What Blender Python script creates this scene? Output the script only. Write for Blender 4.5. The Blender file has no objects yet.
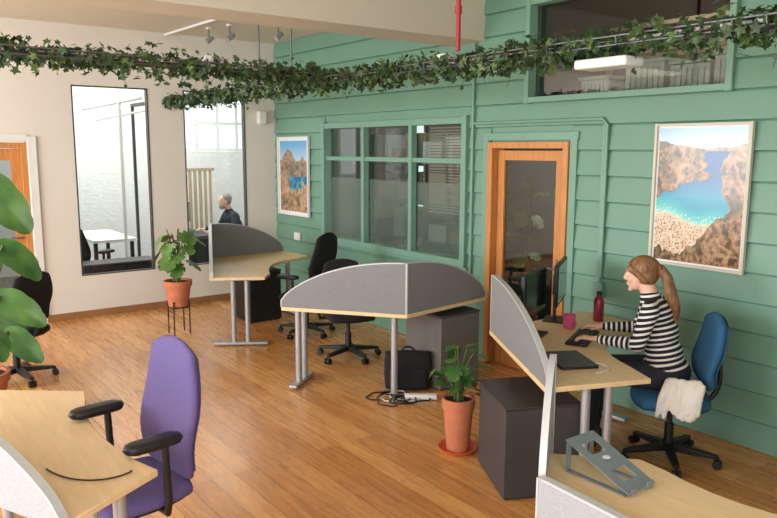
import bpy, bmesh, math, random
from mathutils import Vector, Matrix, Euler, noise
random.seed(7)
S=bpy.context.scene
COL=S.collection
# ------------------------------------------------------------ materials
def lin(c):
    return tuple(((x/255)/12.92 if x/255<=0.04045 else (((x/255)+0.055)/1.055)**2.4) for x in c)+(1.0,)
MATS={}
def mat(name,rgb,rough=0.6,metal=0.0,var=0.0,vscale=30,bump=0.0,bscale=60,coat=0.0,stretch=(1,1,1),spec=0.5,rgb2=None):
    if name in MATS: return MATS[name]
    m=bpy.data.materials.new(name); m.use_nodes=True; nt=m.node_tree; b=nt.nodes['Principled BSDF']
    c=lin(rgb); b.inputs['Base Color'].default_value=c
    b.inputs['Roughness'].default_value=rough; b.inputs['Metallic'].default_value=metal
    b.inputs['Specular IOR Level'].default_value=spec
    if coat: b.inputs['Coat Weight'].default_value=coat; b.inputs['Coat Roughness'].default_value=0.15
    tc=nt.nodes.new('ShaderNodeTexCoord'); mp=nt.nodes.new('ShaderNodeMapping'); mp.inputs['Scale'].default_value=stretch
    nt.links.new(tc.outputs['Object'],mp.inputs['Vector'])
    n=nt.nodes.new('ShaderNodeTexNoise'); n.inputs['Scale'].default_value=vscale; n.inputs['Detail'].default_value=5
    nt.links.new(mp.outputs[0],n.inputs['Vector'])
    mx=nt.nodes.new('ShaderNodeMix'); mx.data_type='RGBA'
    c2=lin(rgb2) if rgb2 else tuple(min(1,max(0,x*(1+var))) for x in c[:3])+(1,)
    c1=c if rgb2 else tuple(x*(1-var) for x in c[:3])+(1,)
    mx.inputs[6].default_value=c1; mx.inputs[7].default_value=c2
    mr=nt.nodes.new('ShaderNodeMapRange'); mr.inputs[1].default_value=.3; mr.inputs[2].default_value=.7
    nt.links.new(n.outputs['Fac'],mr.inputs[0]); nt.links.new(mr.outputs[0],mx.inputs[0]); nt.links.new(mx.outputs[2],b.inputs['Base Color'])
    if bump:
        n2=nt.nodes.new('ShaderNodeTexNoise'); n2.inputs['Scale'].default_value=bscale; n2.inputs['Detail'].default_value=4
        nt.links.new(mp.outputs[0],n2.inputs['Vector'])
        bp=nt.nodes.new('ShaderNodeBump'); bp.inputs['Strength'].default_value=bump; bp.inputs['Distance'].default_value=0.01
        nt.links.new(n2.outputs['Fac'],bp.inputs['Height']); nt.links.new(bp.outputs[0],b.inputs['Normal'])
    MATS[name]=m; return m
def glassmat(name,tint,refl=0.08,rough=0.02,haze=0.0,hazecol=(200,205,200)):
    m=bpy.data.materials.new(name); m.use_nodes=True; nt=m.node_tree; nt.nodes.clear()
    o=nt.nodes.new('ShaderNodeOutputMaterial'); t=nt.nodes.new('ShaderNodeBsdfTransparent'); t.inputs[0].default_value=lin(tint)
    g=nt.nodes.new('ShaderNodeBsdfGlossy'); g.inputs['Roughness'].default_value=rough
    fr=nt.nodes.new('ShaderNodeFresnel'); fr.inputs[0].default_value=1.5
    ad=nt.nodes.new('ShaderNodeMath'); ad.operation='ADD'; ad.inputs[1].default_value=refl
    nt.links.new(fr.outputs[0],ad.inputs[0])
    mx=nt.nodes.new('ShaderNodeMixShader'); nt.links.new(ad.outputs[0],mx.inputs[0]); 
    if haze:
        d=nt.nodes.new('ShaderNodeBsdfDiffuse'); d.inputs[0].default_value=lin(hazecol)
        m2=nt.nodes.new('ShaderNodeMixShader'); m2.inputs[0].default_value=haze
        nt.links.new(t.outputs[0],m2.inputs[1]); nt.links.new(d.outputs[0],m2.inputs[2]); nt.links.new(m2.outputs[0],mx.inputs[1])
    else: nt.links.new(t.outputs[0],mx.inputs[1])
    nt.links.new(g.outputs[0],mx.inputs[2]); nt.links.new(mx.outputs[0],o.inputs[0]); return m
def floormat():
    m=bpy.data.materials.new('oak_planks'); m.use_nodes=True; nt=m.node_tree; b=nt.nodes['Principled BSDF']; L=nt.links.new
    tc=nt.nodes.new('ShaderNodeTexCoord')
    br=nt.nodes.new('ShaderNodeTexBrick'); br.inputs['Scale'].default_value=1; br.inputs['Brick Width'].default_value=1.9; br.inputs['Row Height'].default_value=0.15
    br.inputs['Mortar Size'].default_value=0.002; br.inputs['Bias'].default_value=0.0; br.offset=0.37
    br.inputs['Color1'].default_value=lin((220,164,100)); br.inputs['Color2'].default_value=lin((194,134,74)); br.inputs['Mortar'].default_value=lin((108,66,36))
    L(tc.outputs['Object'],br.inputs['Vector'])
    mp=nt.nodes.new('ShaderNodeMapping'); mp.inputs['Scale'].default_value=(1.2,14,1); L(tc.outputs['Object'],mp.inputs['Vector'])
    n=nt.nodes.new('ShaderNodeTexNoise'); n.inputs['Scale'].default_value=2.2; n.inputs['Detail'].default_value=8; n.inputs['Distortion'].default_value=.6; L(mp.outputs[0],n.inputs['Vector'])
    cr=nt.nodes.new('ShaderNodeValToRGB'); cr.color_ramp.elements[0].position=.3; cr.color_ramp.elements[0].color=(.66,.59,.52,1); cr.color_ramp.elements[1].position=.7; cr.color_ramp.elements[1].color=(1.08,1.08,1.08,1)
    L(n.outputs['Fac'],cr.inputs[0])
    mx=nt.nodes.new('ShaderNodeMix'); mx.data_type='RGBA'; mx.blend_type='MULTIPLY'; mx.inputs[0].default_value=.75
    L(br.outputs['Color'],mx.inputs[6]); L(cr.outputs[0],mx.inputs[7]); L(mx.outputs[2],b.inputs['Base Color'])
    r=nt.nodes.new('ShaderNodeMapRange'); r.inputs[3].default_value=.2; r.inputs[4].default_value=.36; L(n.outputs['Fac'],r.inputs[0]); L(r.outputs[0],b.inputs['Roughness'])
    bp=nt.nodes.new('ShaderNodeBump'); bp.inputs['Strength'].default_value=.25; bp.inputs['Distance'].default_value=.003; bp.invert=True
    L(br.outputs['Fac'],bp.inputs['Height']); L(bp.outputs[0],b.inputs['Normal'])
    return m
M_white=mat('cream_wall_paint',(218,213,203),.85,var=.02,vscale=2,bump=.05,bscale=80)
M_ceil=mat('ceiling_paint',(210,202,184),.9,var=.02,vscale=2)
M_green=mat('sage_green_paint',(107,148,127),.48,var=.05,vscale=1.2,bump=.06,bscale=30)
M_green2=mat('sage_green_trim',(113,154,134),.45,var=.03,vscale=3)
M_pine=mat('pine_frame',(192,130,70),.4,var=.15,vscale=6,stretch=(8,8,1))
M_skirt=mat('oak_skirting',(146,104,64),.5,var=.15,vscale=8,stretch=(1,1,6))
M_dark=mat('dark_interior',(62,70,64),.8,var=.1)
M_black=mat('black_plastic',(20,20,22),.45,var=.1,vscale=40)
M_blackfab=mat('black_fabric',(23,23,26),.9,var=.25,vscale=200,bump=.2,bscale=300)
M_silver=mat('silver_leg_paint',(172,174,176),.4,.55,var=.04)
M_greyfab=mat('grey_screen_fabric',(126,127,128),.95,var=.18,vscale=160,bump=.3,bscale=300)
M_lightfab=mat('pale_grey_fabric',(158,161,165),.95,var=.14,vscale=160,bump=.3,bscale=300)
M_trim=mat('screen_trim',(188,191,192),.5,.2,var=.03)
M_maple=mat('maple_laminate',(222,194,150),.42,var=.07,vscale=5,stretch=(1,8,1))
M_cab=mat('graphite_cabinet',(64,63,66),.5,var=.06)
M_cabm=mat('grey_cabinet',(104,102,99),.5,var=.05)
M_cabtop=mat('graphite_cabinet_top',(54,53,55),.4,var=.06)
M_purple=mat('purple_fabric',(92,79,128),.92,var=.16,vscale=180,bump=.3,bscale=300)
M_blue=mat('blue_fabric',(38,88,124),.9,var=.14,vscale=180,bump=.3,bscale=300)
M_terra=mat('terracotta',(188,114,80),.8,var=.12,vscale=12,bump=.1)
M_saucer=mat('orange_saucer',(200,96,58),.45,var=.05)
M_soil=mat('soil',(48,34,24),.95,var=.3,bump=.6)
M_leaf=mat('monstera_leaf',(60,104,44),.4,rgb2=(112,150,74),vscale=6)
M_leafd=mat('houseplant_leaf',(34,74,34),.42,rgb2=(74,116,54),vscale=8)
M_leaf2=mat('banana_leaf',(38,82,40),.38,rgb2=(88,132,58),vscale=5)
M_ivy=mat('ivy_leaf',(28,50,26),.5,rgb2=(60,88,42),vscale=9)
M_ivy2=mat('ivy_leaf_young',(58,86,44),.5,rgb2=(98,120,66),vscale=9)
M_stem=mat('plant_stem',(74,92,44),.6,var=.1)
M_whitep=mat('white_plastic',(222,223,221),.45,var=.02)
M_red=mat('red_pipe_paint',(166,42,36),.45,var=.05)
M_metal=mat('galvanised_metal',(110,112,112),.45,.7,var=.05)
M_cloth=mat('white_cotton',(224,220,212),.9,var=.05,bump=.3,bscale=30)
M_pink=mat('pink_glaze',(206,92,132),.3,var=.04)
M_bottle=mat('maroon_bottle',(120,26,44),.3,var=.05)
M_standm=mat('blue_grey_metal',(140,150,158),.38,.5,var=.05)
M_room=mat('back_room_plaster',(228,230,228),.9,var=.03,vscale=3)
M_brick=mat('painted_brick',(224,226,224),.9,var=.06,vscale=12,bump=.8,bscale=9,stretch=(1,1,3))
M_greyfloor=mat('grey_vinyl',(100,101,100),.5,var=.06)
M_card=mat('cardboard',(176,156,126),.85,var=.08)
M_blind=mat('blind_slats',(150,160,150),.7,var=.04)
M_skin=mat('skin',(226,182,158),.5,rgb2=(216,166,142),vscale=20)
M_lips=mat('lips',(186,104,98),.45,var=.05)
M_hair=mat('auburn_hair',(92,60,36),.5,rgb2=(150,106,64),vscale=14,stretch=(3,6,.6),bump=.6,bscale=30)
M_greyhair=mat('grey_hair',(128,124,120),.7,var=.25,vscale=40,bump=.4)
M_jeans=mat('dark_denim',(30,33,44),.85,var=.15,vscale=80)
M_jacket=mat('navy_jacket',(38,42,54),.85,var=.15,vscale=60)
M_eye=mat('eye_white',(232,228,222),.2,var=.01)
M_iris=mat('iris',(60,44,34),.2,var=.1)
M_shoe=mat('shoe_leather',(40,34,32),.5,var=.1)
M_screenk=mat('monitor_screen_glass',(14,16,20),.12,var=.05)
M_glass=glassmat('window_glass',(240,243,241),.02)
M_glassw=glassmat('storeroom_glass',(205,215,208),.10)
M_glassd=glassmat('door_glass',(170,176,172),.05)
M_frost=glassmat('frosted_film',(190,205,196),.06,.12,haze=.34,hazecol=(140,156,144))
# ------------------------------------------------------------ helpers
def group(name,loc=(0,0,0),yaw=0):
    e=bpy.data.objects.new(name,None); e.empty_display_size=.1; e.location=loc; e.rotation_euler=(0,0,yaw); COL.objects.link(e); return e
def gmat(e): return Matrix.Translation(e.location)@Euler(e.rotation_euler).to_matrix().to_4x4()
def finish(o,parent,world,smooth=35):
    COL.objects.link(o)
    if smooth:
        for p in o.data.polygons: p.use_smooth=True
        o.data.set_sharp_from_angle(angle=math.radians(smooth))
    if parent:
        o.parent=parent
        if world: o.matrix_parent_inverse=gmat(parent).inverted()
    return o
def mesh(name,v,f,m,parent=None,world=False,smooth=35,bevel=0,seg=2):
    me=bpy.data.meshes.new(name); me.from_pydata([tuple(x) for x in v],[],f); me.update()
    for mm in (m if isinstance(m,list) else [m]): me.materials.append(mm)
    o=bpy.data.objects.new(name,me); finish(o,parent,world,smooth)
    if bevel:
        b=o.modifiers.new('bevel','BEVEL'); b.width=bevel; b.segments=seg; b.limit_method='ANGLE'; b.angle_limit=math.radians(40)
    return o
def boxvf(c,s,rz=0,M=None):
    v=[]
    for dz in(-.5,.5):
        for dx,dy in((-.5,-.5),(.5,-.5),(.5,.5),(-.5,.5)):
            p=Vector((dx*s[0],dy*s[1],dz*s[2]))
            if M is not None: p=M@p
            elif rz: p=Matrix.Rotation(rz,3,'Z')@p
            v.append(p+Vector(c))
    return v,[(0,3,2,1),(4,5,6,7),(0,1,5,4),(1,2,6,5),(2,3,7,6),(3,0,4,7)]
def box(name,c,s,m,parent=None,world=False,rz=0,bevel=0.004,M=None):
    v,f=boxvf(c,s,rz,M); return mesh(name,v,f,m,parent,world,35,bevel)
def boxes(name,lst,m,parent=None,world=False,bevel=0,eps=True):
    V=[];F=[]
    for i,it in enumerate(lst):
        it=list(it)
        if eps and len(lst)<60: e=.0016*(i%5); it[1]=tuple(max(.001,x-e if x>.012 else x) for x in it[1])
        v,f=boxvf(*it); n=len(V); V+=v; F+=[tuple(i+n for i in q) for q in f]
    return mesh(name,V,F,m,parent,world,35,bevel)
def tubevf(pts,r,n=10,cap=True):
    pts=[Vector(p) for p in pts]; rs=r if isinstance(r,(list,tuple)) else [r]*len(pts)
    V=[];F=[]; up=None
    for i,p in enumerate(pts):
        t=(pts[min(i+1,len(pts)-1)]-pts[max(i-1,0)]).normalized()
        if up is None: up=Vector((0,0,1)) if abs(t.z)<.9 else Vector((1,0,0))
        a=(up-t*up.dot(t)).normalized(); b=t.cross(a); up=a
        for k in range(n):
            an=2*math.pi*k/n; V.append(p+(a*math.cos(an)+b*math.sin(an))*rs[i])
    for i in range(len(pts)-1):
        for k in range(n): F.append((i*n+k,i*n+(k+1)%n,(i+1)*n+(k+1)%n,(i+1)*n+k))
    if cap: F.append(tuple(range(n))[::-1]); F.append(tuple(range((len(pts)-1)*n,len(pts)*n)))
    return V,F
def tube(name,pts,r,m,parent=None,world=False,n=12):
    v,f=tubevf(pts,r,n); return mesh(name,v,f,m,parent,world,50)
def tubes(name,lst,m,parent=None,world=False,n=8):
    V=[];F=[]
    for pts,r in lst:
        v,f=tubevf(pts,r,n); k=len(V); V+=v; F+=[tuple(i+k for i in q) for q in f]
    return mesh(name,V,F,m,parent,world,50)
def lathe(name,prof,m,parent=None,world=False,c=(0,0,0),n=32):
    V=[];F=[]
    for r,z in prof:
        for k in range(n):
            a=2*math.pi*k/n; V.append((c[0]+r*math.cos(a),c[1]+r*math.sin(a),c[2]+z))
    for i in range(len(prof)-1):
        for k in range(n): F.append((i*n+k,i*n+(k+1)%n,(i+1)*n+(k+1)%n,(i+1)*n+k))
    F.append(tuple(range(n))[::-1]); F.append(tuple(range((len(prof)-1)*n,len(prof)*n)))
    return mesh(name,V,F,m,parent,world,40)
def prism(name,poly,z0,z1,m,parent=None,world=False,bevel=.004):
    n=len(poly); V=[(x,y,z0) for x,y in poly]+[(x,y,z1) for x,y in poly]
    ar=sum(poly[i][0]*poly[(i+1)%n][1]-poly[(i+1)%n][0]*poly[i][1] for i in range(n))
    F=[tuple(range(n))[::-1],tuple(range(n,2*n))]+[(i,(i+1)%n,n+(i+1)%n,n+i) for i in range(n)]
    if ar<0: F=[q[::-1] for q in F]
    return mesh(name,V,F,m,parent,world,35,bevel)
def cushion(name,w,h,t,m,fn,parent,k=.3,N=14,pw=8):
    V=[];F=[]
    def P(a,b,s):
        x=a*math.sqrt(1-k*b*b); y=b*math.sqrt(1-k*a*a); e=max(abs(a),abs(b))
        tt=t/2*max(0,1-e**pw)**.5
        return fn(x*w/2,y*h/2,s*tt)
    idx={}
    def cs(i): return math.sin((i/N*2-1)*math.pi/2)
    for s in(1,-1):
        for i in range(N+1):
            for j in range(N+1):
                e=(i in(0,N) or j in(0,N))
                if s==-1 and e: idx[(s,i,j)]=idx[(1,i,j)]; continue
                idx[(s,i,j)]=len(V); V.append(P(cs(i),cs(j),s))
    for s in(1,-1):
        for i in range(N):
            for j in range(N):
                q=(idx[(s,i,j)],idx[(s,i+1,j)],idx[(s,i+1,j+1)],idx[(s,i,j+1)])
                F.append(q if s==1 else q[::-1])
    return mesh(name,V,F,m,parent,False,70)
def bez(p0,p1,p2,n=10):
    return [tuple((1-t)**2*a+2*(1-t)*t*b+t*t*c for a,b,c in zip(p0,p1,p2)) for t in [i/n for i in range(n+1)]]
# ------------------------------------------------------------ room shell
CZ=3.39; XR=10.8; YF=-8.0
fl=box('floor',(XR/2,YF/2,-.05),(XR+.3,-YF+.3,.1),floormat(),bevel=0)
box('ceiling',(XR/2,YF/2,CZ+.05),(XR+.3,-YF+.3,.1),M_ceil,bevel=0)
def wall(name,axis,a0,a1,p0,p1,z0,z1,ops,m):
    xs=sorted(set([a0,a1]+[o[0] for o in ops]+[o[1] for o in ops])); zs=sorted(set([z0,z1]+[o[2] for o in ops]+[o[3] for o in ops]))
    L=[]
    for i in range(len(xs)-1):
        for j in range(len(zs)-1):
            cx=(xs[i]+xs[i+1])/2; cz=(zs[j]+zs[j+1])/2
            if any(o[0]<cx<o[1] and o[2]<cz<o[3] for o in ops): continue
            if axis=='x': L.append((((cx),(p0+p1)/2,cz),(xs[i+1]-xs[i],p1-p0,zs[j+1]-zs[j])))
            else: L.append((((p0+p1)/2,cx,cz),(p1-p0,xs[i+1]-xs[i],zs[j+1]-zs[j])))
    return boxes(name,L,m,eps=False)
G_OPS=[(1.28,3.85,.89,2.29),(4.15,5.08,0,2.07),(4.59,6.40,2.42,3.22)]
wb=wall('wall_back','x',0,XR,0,.12,0,CZ,G_OPS,M_green)
W_OPS=[(-2.62,-1.74,.50,2.72),(-1.30,-.46,.50,2.72),(-4.02,-3.12,0,2.07)]
wl=wall('wall_left','y',-8,2.3,-.12,0,0,CZ,W_OPS,M_white)
F_OPS=[(.8,3.6,.9,3.0),(4.2,7.0,.9,3.0),(7.6,10.2,.9,3.0)]
wall('wall_front','x',-.12,XR+.12,YF-.12,YF,0,CZ,F_OPS,M_white)
wall('wall_right','y',YF,.12,XR,XR+.12,0,CZ,[(-6.5,-4.0,.9,3.0)],M_white)
for i,o in enumerate(F_OPS):
    g=group('window_%d'%(i+4),((o[0]+o[1])/2,YF-.06,1.95)); w=o[1]-o[0]
    L=[((o[0]+.03,YF-.06,1.95),(.06,.08,2.1)),((o[1]-.03,YF-.06,1.95),(.06,.08,2.1)),(((o[0]+o[1])/2,YF-.06,.93),(w,.08,.06)),(((o[0]+o[1])/2,YF-.06,2.97),(w,.08,.06))]
    for k in(1,2): L.append(((o[0]+w*k/3,YF-.06,1.95),(.05,.06,2.1)))
    boxes('frame',L,M_whitep,g,True)
# siding
V=[];F=[]; bh=.2; z=0.0
def addq(a,b,c,d):
    n=len(V); V.extend([a,b,c,d]); F.append((n,n+1,n+2,n+3))
while z<CZ-.01:
    z1=min(z+bh,CZ)
    segs=[(0,XR)]
    for o in G_OPS:
        if o[2]<z1-.005 and o[3]>z+.005:
            ns=[]
            for a,b in segs:
                if o[1]<=a or o[0]>=b: ns.append((a,b)); continue
                if a<o[0]: ns.append((a,o[0]))
                if o[1]<b: ns.append((o[1],b))
            segs=ns
    for a,b in segs:
        addq((a,-.032,z+.004),(b,-.032,z+.004),(b,-.012,z1-.012),(a,-.012,z1-.012))
        addq((a,-.012,z1-.012),(b,-.012,z1-.012),(b,-.003,z1),(a,-.003,z1))
        addq((a,-.003,z),(b,-.003,z),(b,-.032,z+.004),(a,-.032,z+.004))
        addq((a,-.003,z),(a,-.032,z+.004),(a,-.012,z1-.012),(a,-.003,z1)); addq((b,-.032,z+.004),(b,-.003,z),(b,-.003,z1),(b,-.012,z1-.012))
    z+=bh
mesh('siding_boards',V,F,M_green,wb,False,0)
box('baseboard_left',(.01,-1.56,.04),(.02,3.1,.08),M_skirt,bevel=.003)
box('baseboard_left_far',(.01,-6.05,.04),(.02,3.85,.08),M_skirt,bevel=.003)
box('ceiling_beam',(3.82,-4.0,(2.97+CZ)/2),(.44,8.0,CZ-2.97),M_ceil,bevel=.005)
def wframe_y(name,y0,y1,z0,z1):
    g=group(name,(-.06,(y0+y1)/2,z0)); t=.016
    boxes('frame',[((-.03,y0+t/2,(z0+z1)/2),(.07,t,z1-z0)),((-.03,y1-t/2,(z0+z1)/2),(.07,t,z1-z0)),((-.03,(y0+y1)/2,z0+t/2),(.07,y1-y0,t)),((-.03,(y0+y1)/2,z1-t/2),(.07,y1-y0,t))],M_cab,g,True)
    mesh('glass',[(-.04,y0+t,z0+t),(-.04,y1-t,z0+t),(-.04,y1-t,z1-t),(-.04,y0+t,z1-t)],[(0,1,2,3)],M_glass,g,True,0)
wframe_y('window_1',-2.62,-1.74,.50,2.72); wframe_y('window_2',-1.30,-.46,.50,2.72)
g=group('window_3',(2.56,.0,.89)); L=[]
x0,x1,z0,z1=1.28,3.85,.89,2.29; t=.07
L+=[((x0+t/2-.02,-.015,1.59),(t,.11,1.46)),((x1-t/2+.02,-.015,1.59),(t,.11,1.46)),((2.565,-.013,z0+t/2-.02),(x1-x0,.1,t)),((2.565,-.013,z1-t/2+.02),(x1-x0,.1,t)),((2.565,-.005,1.89),(x1-x0,.06,.055))]
for xx in(2.12,2.99): L.append(((xx,-.008,1.59),(.055,.075,1.38)))
L.append(((2.565,-.03,.86),(2.7,.1,.03)))
boxes('frame',L,M_green2,g,True,.003)
mesh('upper_glass',[(x0,.04,1.89),(x1,.04,1.89),(x1,.04,z1),(x0,.04,z1)],[(0,1,2,3)],M_glassw,g,True,0)
mesh('lower_glass',[(x0,.04,1.66),(x1,.04,1.66),(x1,.04,1.89),(x0,.04,1.89)],[(0,1,2,3)],M_glassw,g,True,0)
mesh('frosted_glass',[(x0,.04,z0),(x1,.04,z0),(x1,.04,1.66),(x0,.04,1.66)],[(0,1,2,3)],M_frost,g,True,0)
g=group('window_blind',(3.4,.3,1.9)); boxes('slats',[((3.42,.2,1.35+.03*i),(.78,.02,.018)) for i in range(30)],M_blind,g,True)
g=group('window_7',(5.5,0,2.42)); x0,x1,z0,z1=4.59,6.40,2.42,3.22
boxes('frame',[((x0+.01,-.013,2.82),(.05,.1,.86)),((x1-.01,-.013,2.82),(.05,.1,.86)),((5.495,-.01,z0+.0),(1.85,.1,.05)),((5.495,-.01,z1),(1.85,.1,.05))],M_green2,g,True,.003)
mesh('glass',[(x0,.04,z0),(x1,.04,z0),(x1,.04,z1),(x0,.04,z1)],[(0,1,2,3)],M_glassw,g,True,0)
# back door
g=group('door_1',(4.615,0,0)); d0,d1=4.15,5.08
boxes('frame',[((d0+.03,.02,1.035),(.06,.16,2.06)),((d1-.03,.02,1.035),(.06,.16,2.06)),(((d0+d1)/2,.02,2.04),(.93,.155,.06))],M_pine,g,True,.003)
boxes('leaf',[((d0+.105,.04,1.0),(.08,.045,1.99)),((d1-.125,.04,1.0),(.12,.045,1.99)),(((d0+d1)/2,.04,1.95),(.8,.040,.09)),(((d0+d1)/2,.04,.1),(.8,.040,.19))],M_pine,g,True,.003)
mesh('glass',[(d0+.14,.04,.19),(d1-.18,.04,.19),(d1-.18,.04,1.91),(d0+.14,.04,1.91)],[(0,1,2,3)],M_glassd,g,True,0)
boxes('handle_plate',[((4.955,.012,.98),(.035,.01,.2)),((4.92,-.03,1.0),(.11,.015,.018)),((4.955,-.01,1.0),(.018,.05,.018))],M_metal,g,True,.002)
g=group('trim_1',(5.14,0,0)); boxes('door_architrave',[((5.12,-.028,1.06),(.07,.034,2.12)),((4.11,-.028,1.06),(.07,.034,2.12)),((4.615,-.028,2.115),(1.1,.03,.07))],M_green2,g,True,.003)
g=group('door_2',(0,-3.57,0)); 
boxes('architrave',[((.012,-3.07,1.06),(.03,.09,2.14)),((.012,-4.06,1.06),(.03,.09,2.14)),((.012,-3.565,2.115),(.028,.9,.08))],M_whitep,g,True,.003)
boxes('frame',[((-.05,-3.15,1.03),(.1,.06,2.05)),((-.05,-3.99,1.03),(.1,.06,2.05)),((-.05,-3.57,2.03),(.097,.9,.07))],M_pine,g,True,.003)
boxes('leaf',[((-.07,-3.23,1.0),(.045,.11,1.99)),((-.07,-3.91,1.0),(.045,.11,1.99)),((-.07,-3.57,1.93),(.04,.6,.13)),((-.07,-3.57,.12),(.04,.6,.22))],M_pine,g,True,.003)
mesh('glass',[(-.07,-3.86,.2),(-.07,-3.28,.2),(-.07,-3.28,1.88),(-.07,-3.86,1.88)],[(0,1,2,3)],M_glassd,g,True,0)
boxes('handle',[((-.035,-3.22,1.0),(.04,.02,.02)),((-.02,-3.27,1.0),(.015,.12,.02))],M_metal,g,True,.002)
g=group('wall_conduit',(4.6,-.03,2.2))
tubes('pipes',[([(3.94,-.048,CZ-.02),(3.94,-.048,.75)],.014),([(3.94,-.048,2.24),(5.40,-.048,2.24),(5.43,-.048,2.21),(5.43,-.048,.95)],.014)],M_green2,g,True,12)
boxes('trunking',[((5.43,-.045,1.6),(.05,.025,1.2)),((5.43,-.05,.9),(.09,.05,.12))],M_green2,g,True,.004)
g=group('wall_socket',(.6,-.03,.85)); boxes('plates',[((.62,-.045,.86),(.15,.03,.1)),((.62,-.06,.86),(.13,.006,.08))],M_whitep,g,True,.003)
g=group('wall_socket',(3.2,-.03,.55)); boxes('plates',[((4.0,-.045,.62),(.15,.03,.1)),((4.0,-.06,.62),(.13,.006,.08))],M_whitep,g,True,.003)
g=group('wall_speaker',(.05,-.24,2.41)); box('body',(.05,-.24,2.41),(.09,.11,.17),M_whitep,g,True,bevel=.01); box('bracket',(.005,-.24,2.41),(.02,.05,.08),M_metal,g,True)
# rooms beyond
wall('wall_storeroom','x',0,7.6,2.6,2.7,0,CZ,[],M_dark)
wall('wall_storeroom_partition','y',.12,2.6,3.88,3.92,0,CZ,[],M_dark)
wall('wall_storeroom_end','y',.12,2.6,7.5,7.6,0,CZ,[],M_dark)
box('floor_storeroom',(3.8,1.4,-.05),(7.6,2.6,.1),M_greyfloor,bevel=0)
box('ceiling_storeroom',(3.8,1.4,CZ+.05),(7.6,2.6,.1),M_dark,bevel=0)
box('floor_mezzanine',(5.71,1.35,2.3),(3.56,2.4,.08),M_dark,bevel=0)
g=group('storage_shelving',(2.2,2.2,0))
L=[]
for xx in(.5,1.5,2.5,3.5): L+=[((xx,1.25,1.1),(.04,.04,2.2)),((xx,1.8,1.1),(.04,.04,2.2))]
for zz in(.3,.8,1.3,1.8): L.append(((2.0,1.52,zz),(3.1,.6,.03)))
boxes('rack',L,M_metal,g,True)
random.seed(5); LA=[];LB=[];LC=[]
for zz in(.315,.815,1.315,1.815):
    xx=.55
    while xx<3.2:
        w=random.uniform(.2,.4); h=random.uniform(.15,.4); r=random.random(); (LA if r<.35 else (LB if r<.65 else LC)).append(((xx+w/2,1.5,zz+h/2),(w-.03,.4,h))); xx+=w+random.uniform(.02,.15)
boxes('cardboard_boxes',LA,M_card,g,True,.005); boxes('white_boxes',LB,M_whitep,g,True,.005); boxes('dark_boxes',LC,M_black,g,True,.005)
g=group('storage_bins',(5.5,.6,2.34))
L=[]
for xx,ww,hh in((5.35,.36,.36),(5.75,.34,.32),(6.1,.3,.36),(4.85,.3,.26)):
    L+=[((xx,.7,2.345+hh/2),(ww,.35,hh)),((xx,.7,2.345+hh+.015),(ww+.03,.38,.03))]
    for k in range(6): L.append(((xx-ww/2+.05+k*(ww-.1)/5,.52,2.345+hh/2),(.015,.02,hh-.06)))
boxes('bins',L,M_whitep,g,True,.006)
g=group('stacked_cases',(6.0,1.6,2.34)); boxes('cases',[((5.0,1.6,2.345+.15),(.6,.4,.3)),((5.1,1.6,2.345+.41),(.5,.4,.2)),((6.5,1.5,2.345+.3),(.4,.4,.6)),((4.5,1.8,2.345+.35),(.3,.3,.7))],M_cabm,g,True,.006)
g=group('storage_rail',(5.4,1.2,2.34)); boxes('rail',[((4.5,1.2,2.345+.4),(.04,.04,.8)),((6.6,1.2,2.345+.4),(.04,.04,.8)),((5.55,1.2,2.345+.78),(2.1,.04,.04)),((5.55,1.2,2.345+.5),(2.1,.04,.04))]+[((4.7+.22*i,1.25,2.345+.60),(.14,.16,.18-.03*(i%3))) for i in range(8)],M_card,g,True)
wall('wall_office_far','y',-5.2,2.3,-3.72,-3.6,0,CZ,[(-.1,1.5,1.95,2.95),(-4.4,-2.9,1.5,2.9)],M_brick)
wall('wall_office_end','x',-3.6,-.12,2.2,2.3,0,CZ,[],M_room)
wall('wall_office_start','x',-3.6,-.12,-5.3,-5.2,0,CZ,[],M_room)
box('floor_office',(-1.9,-1.5,-.05),(3.6,7.6,.1),M_greyfloor,bevel=0)
box('ceiling_office',(-1.9,-1.5,CZ+.05),(3.7,7.7,.1),M_room,bevel=0)
g=group('window_8',(-3.66,.7,2.4)); L=[]
for yy in(-.07,.35,.75,1.12,1.47): L.append(((-3.66,yy,2.45),(.06,.05,1.0)))
for zz in(1.98,2.45,2.92): L.append(((-3.66,.7,zz),(.05,1.6,.05)))
boxes('frame',L,M_whitep,g,True)
g=group('office_partition',(-1.6,-1.0,0))
tubes('pipes',[([(-1.2,-1.72,0),(-1.2,-1.72,2.7)],.022),([(-3.5,-1.6,2.62),(-.2,-1.75,2.62)],.022),([(-3.5,-1.4,2.45),(-.2,-1.65,2.48)],.016)],M_whitep,g,True,10)
boxes('dark_frame',[((-.9,-1.42,1.3),(.05,.04,2.6)),((-1.25,-1.42,2.6),(.75,.04,.05)),((-1.6,-1.42,1.3),(.04,.04,2.6))],M_cab,g,True)
g=group('white_office_desk',(-1.9,-2.0,0))
box('top',(-2.1,-1.8,.72),(1.4,.6,.04),M_whitep,g,True); boxes('legs',[((-2.7,-2.05,.35),(.05,.05,.7)),((-1.5,-2.05,.35),(.05,.05,.7)),((-2.7,-1.55,.35),(.05,.05,.7)),((-1.5,-1.55,.35),(.05,.05,.7))],M_black,g,True)
g=group('wooden_slat_screen',(-2.6,0.35,0))
boxes('slats',[((-2.9,-.1+.09*i,.83),(.03,.05,1.6)) for i in range(5)]+[((-2.9,.08,.03),(.05,.5,.06)),((-2.9,.08,1.65),(.05,.5,.05))],M_card,g,True,.002)
g=group('black_storage_unit',(-.5,-2.0,0)); box('body',(-.36,-2.1,.29),(.36,.9,.58),M_black,g,True); box('top',(-.36,-2.1,.59),(.38,.92,.02),M_cab,g,True)
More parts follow.
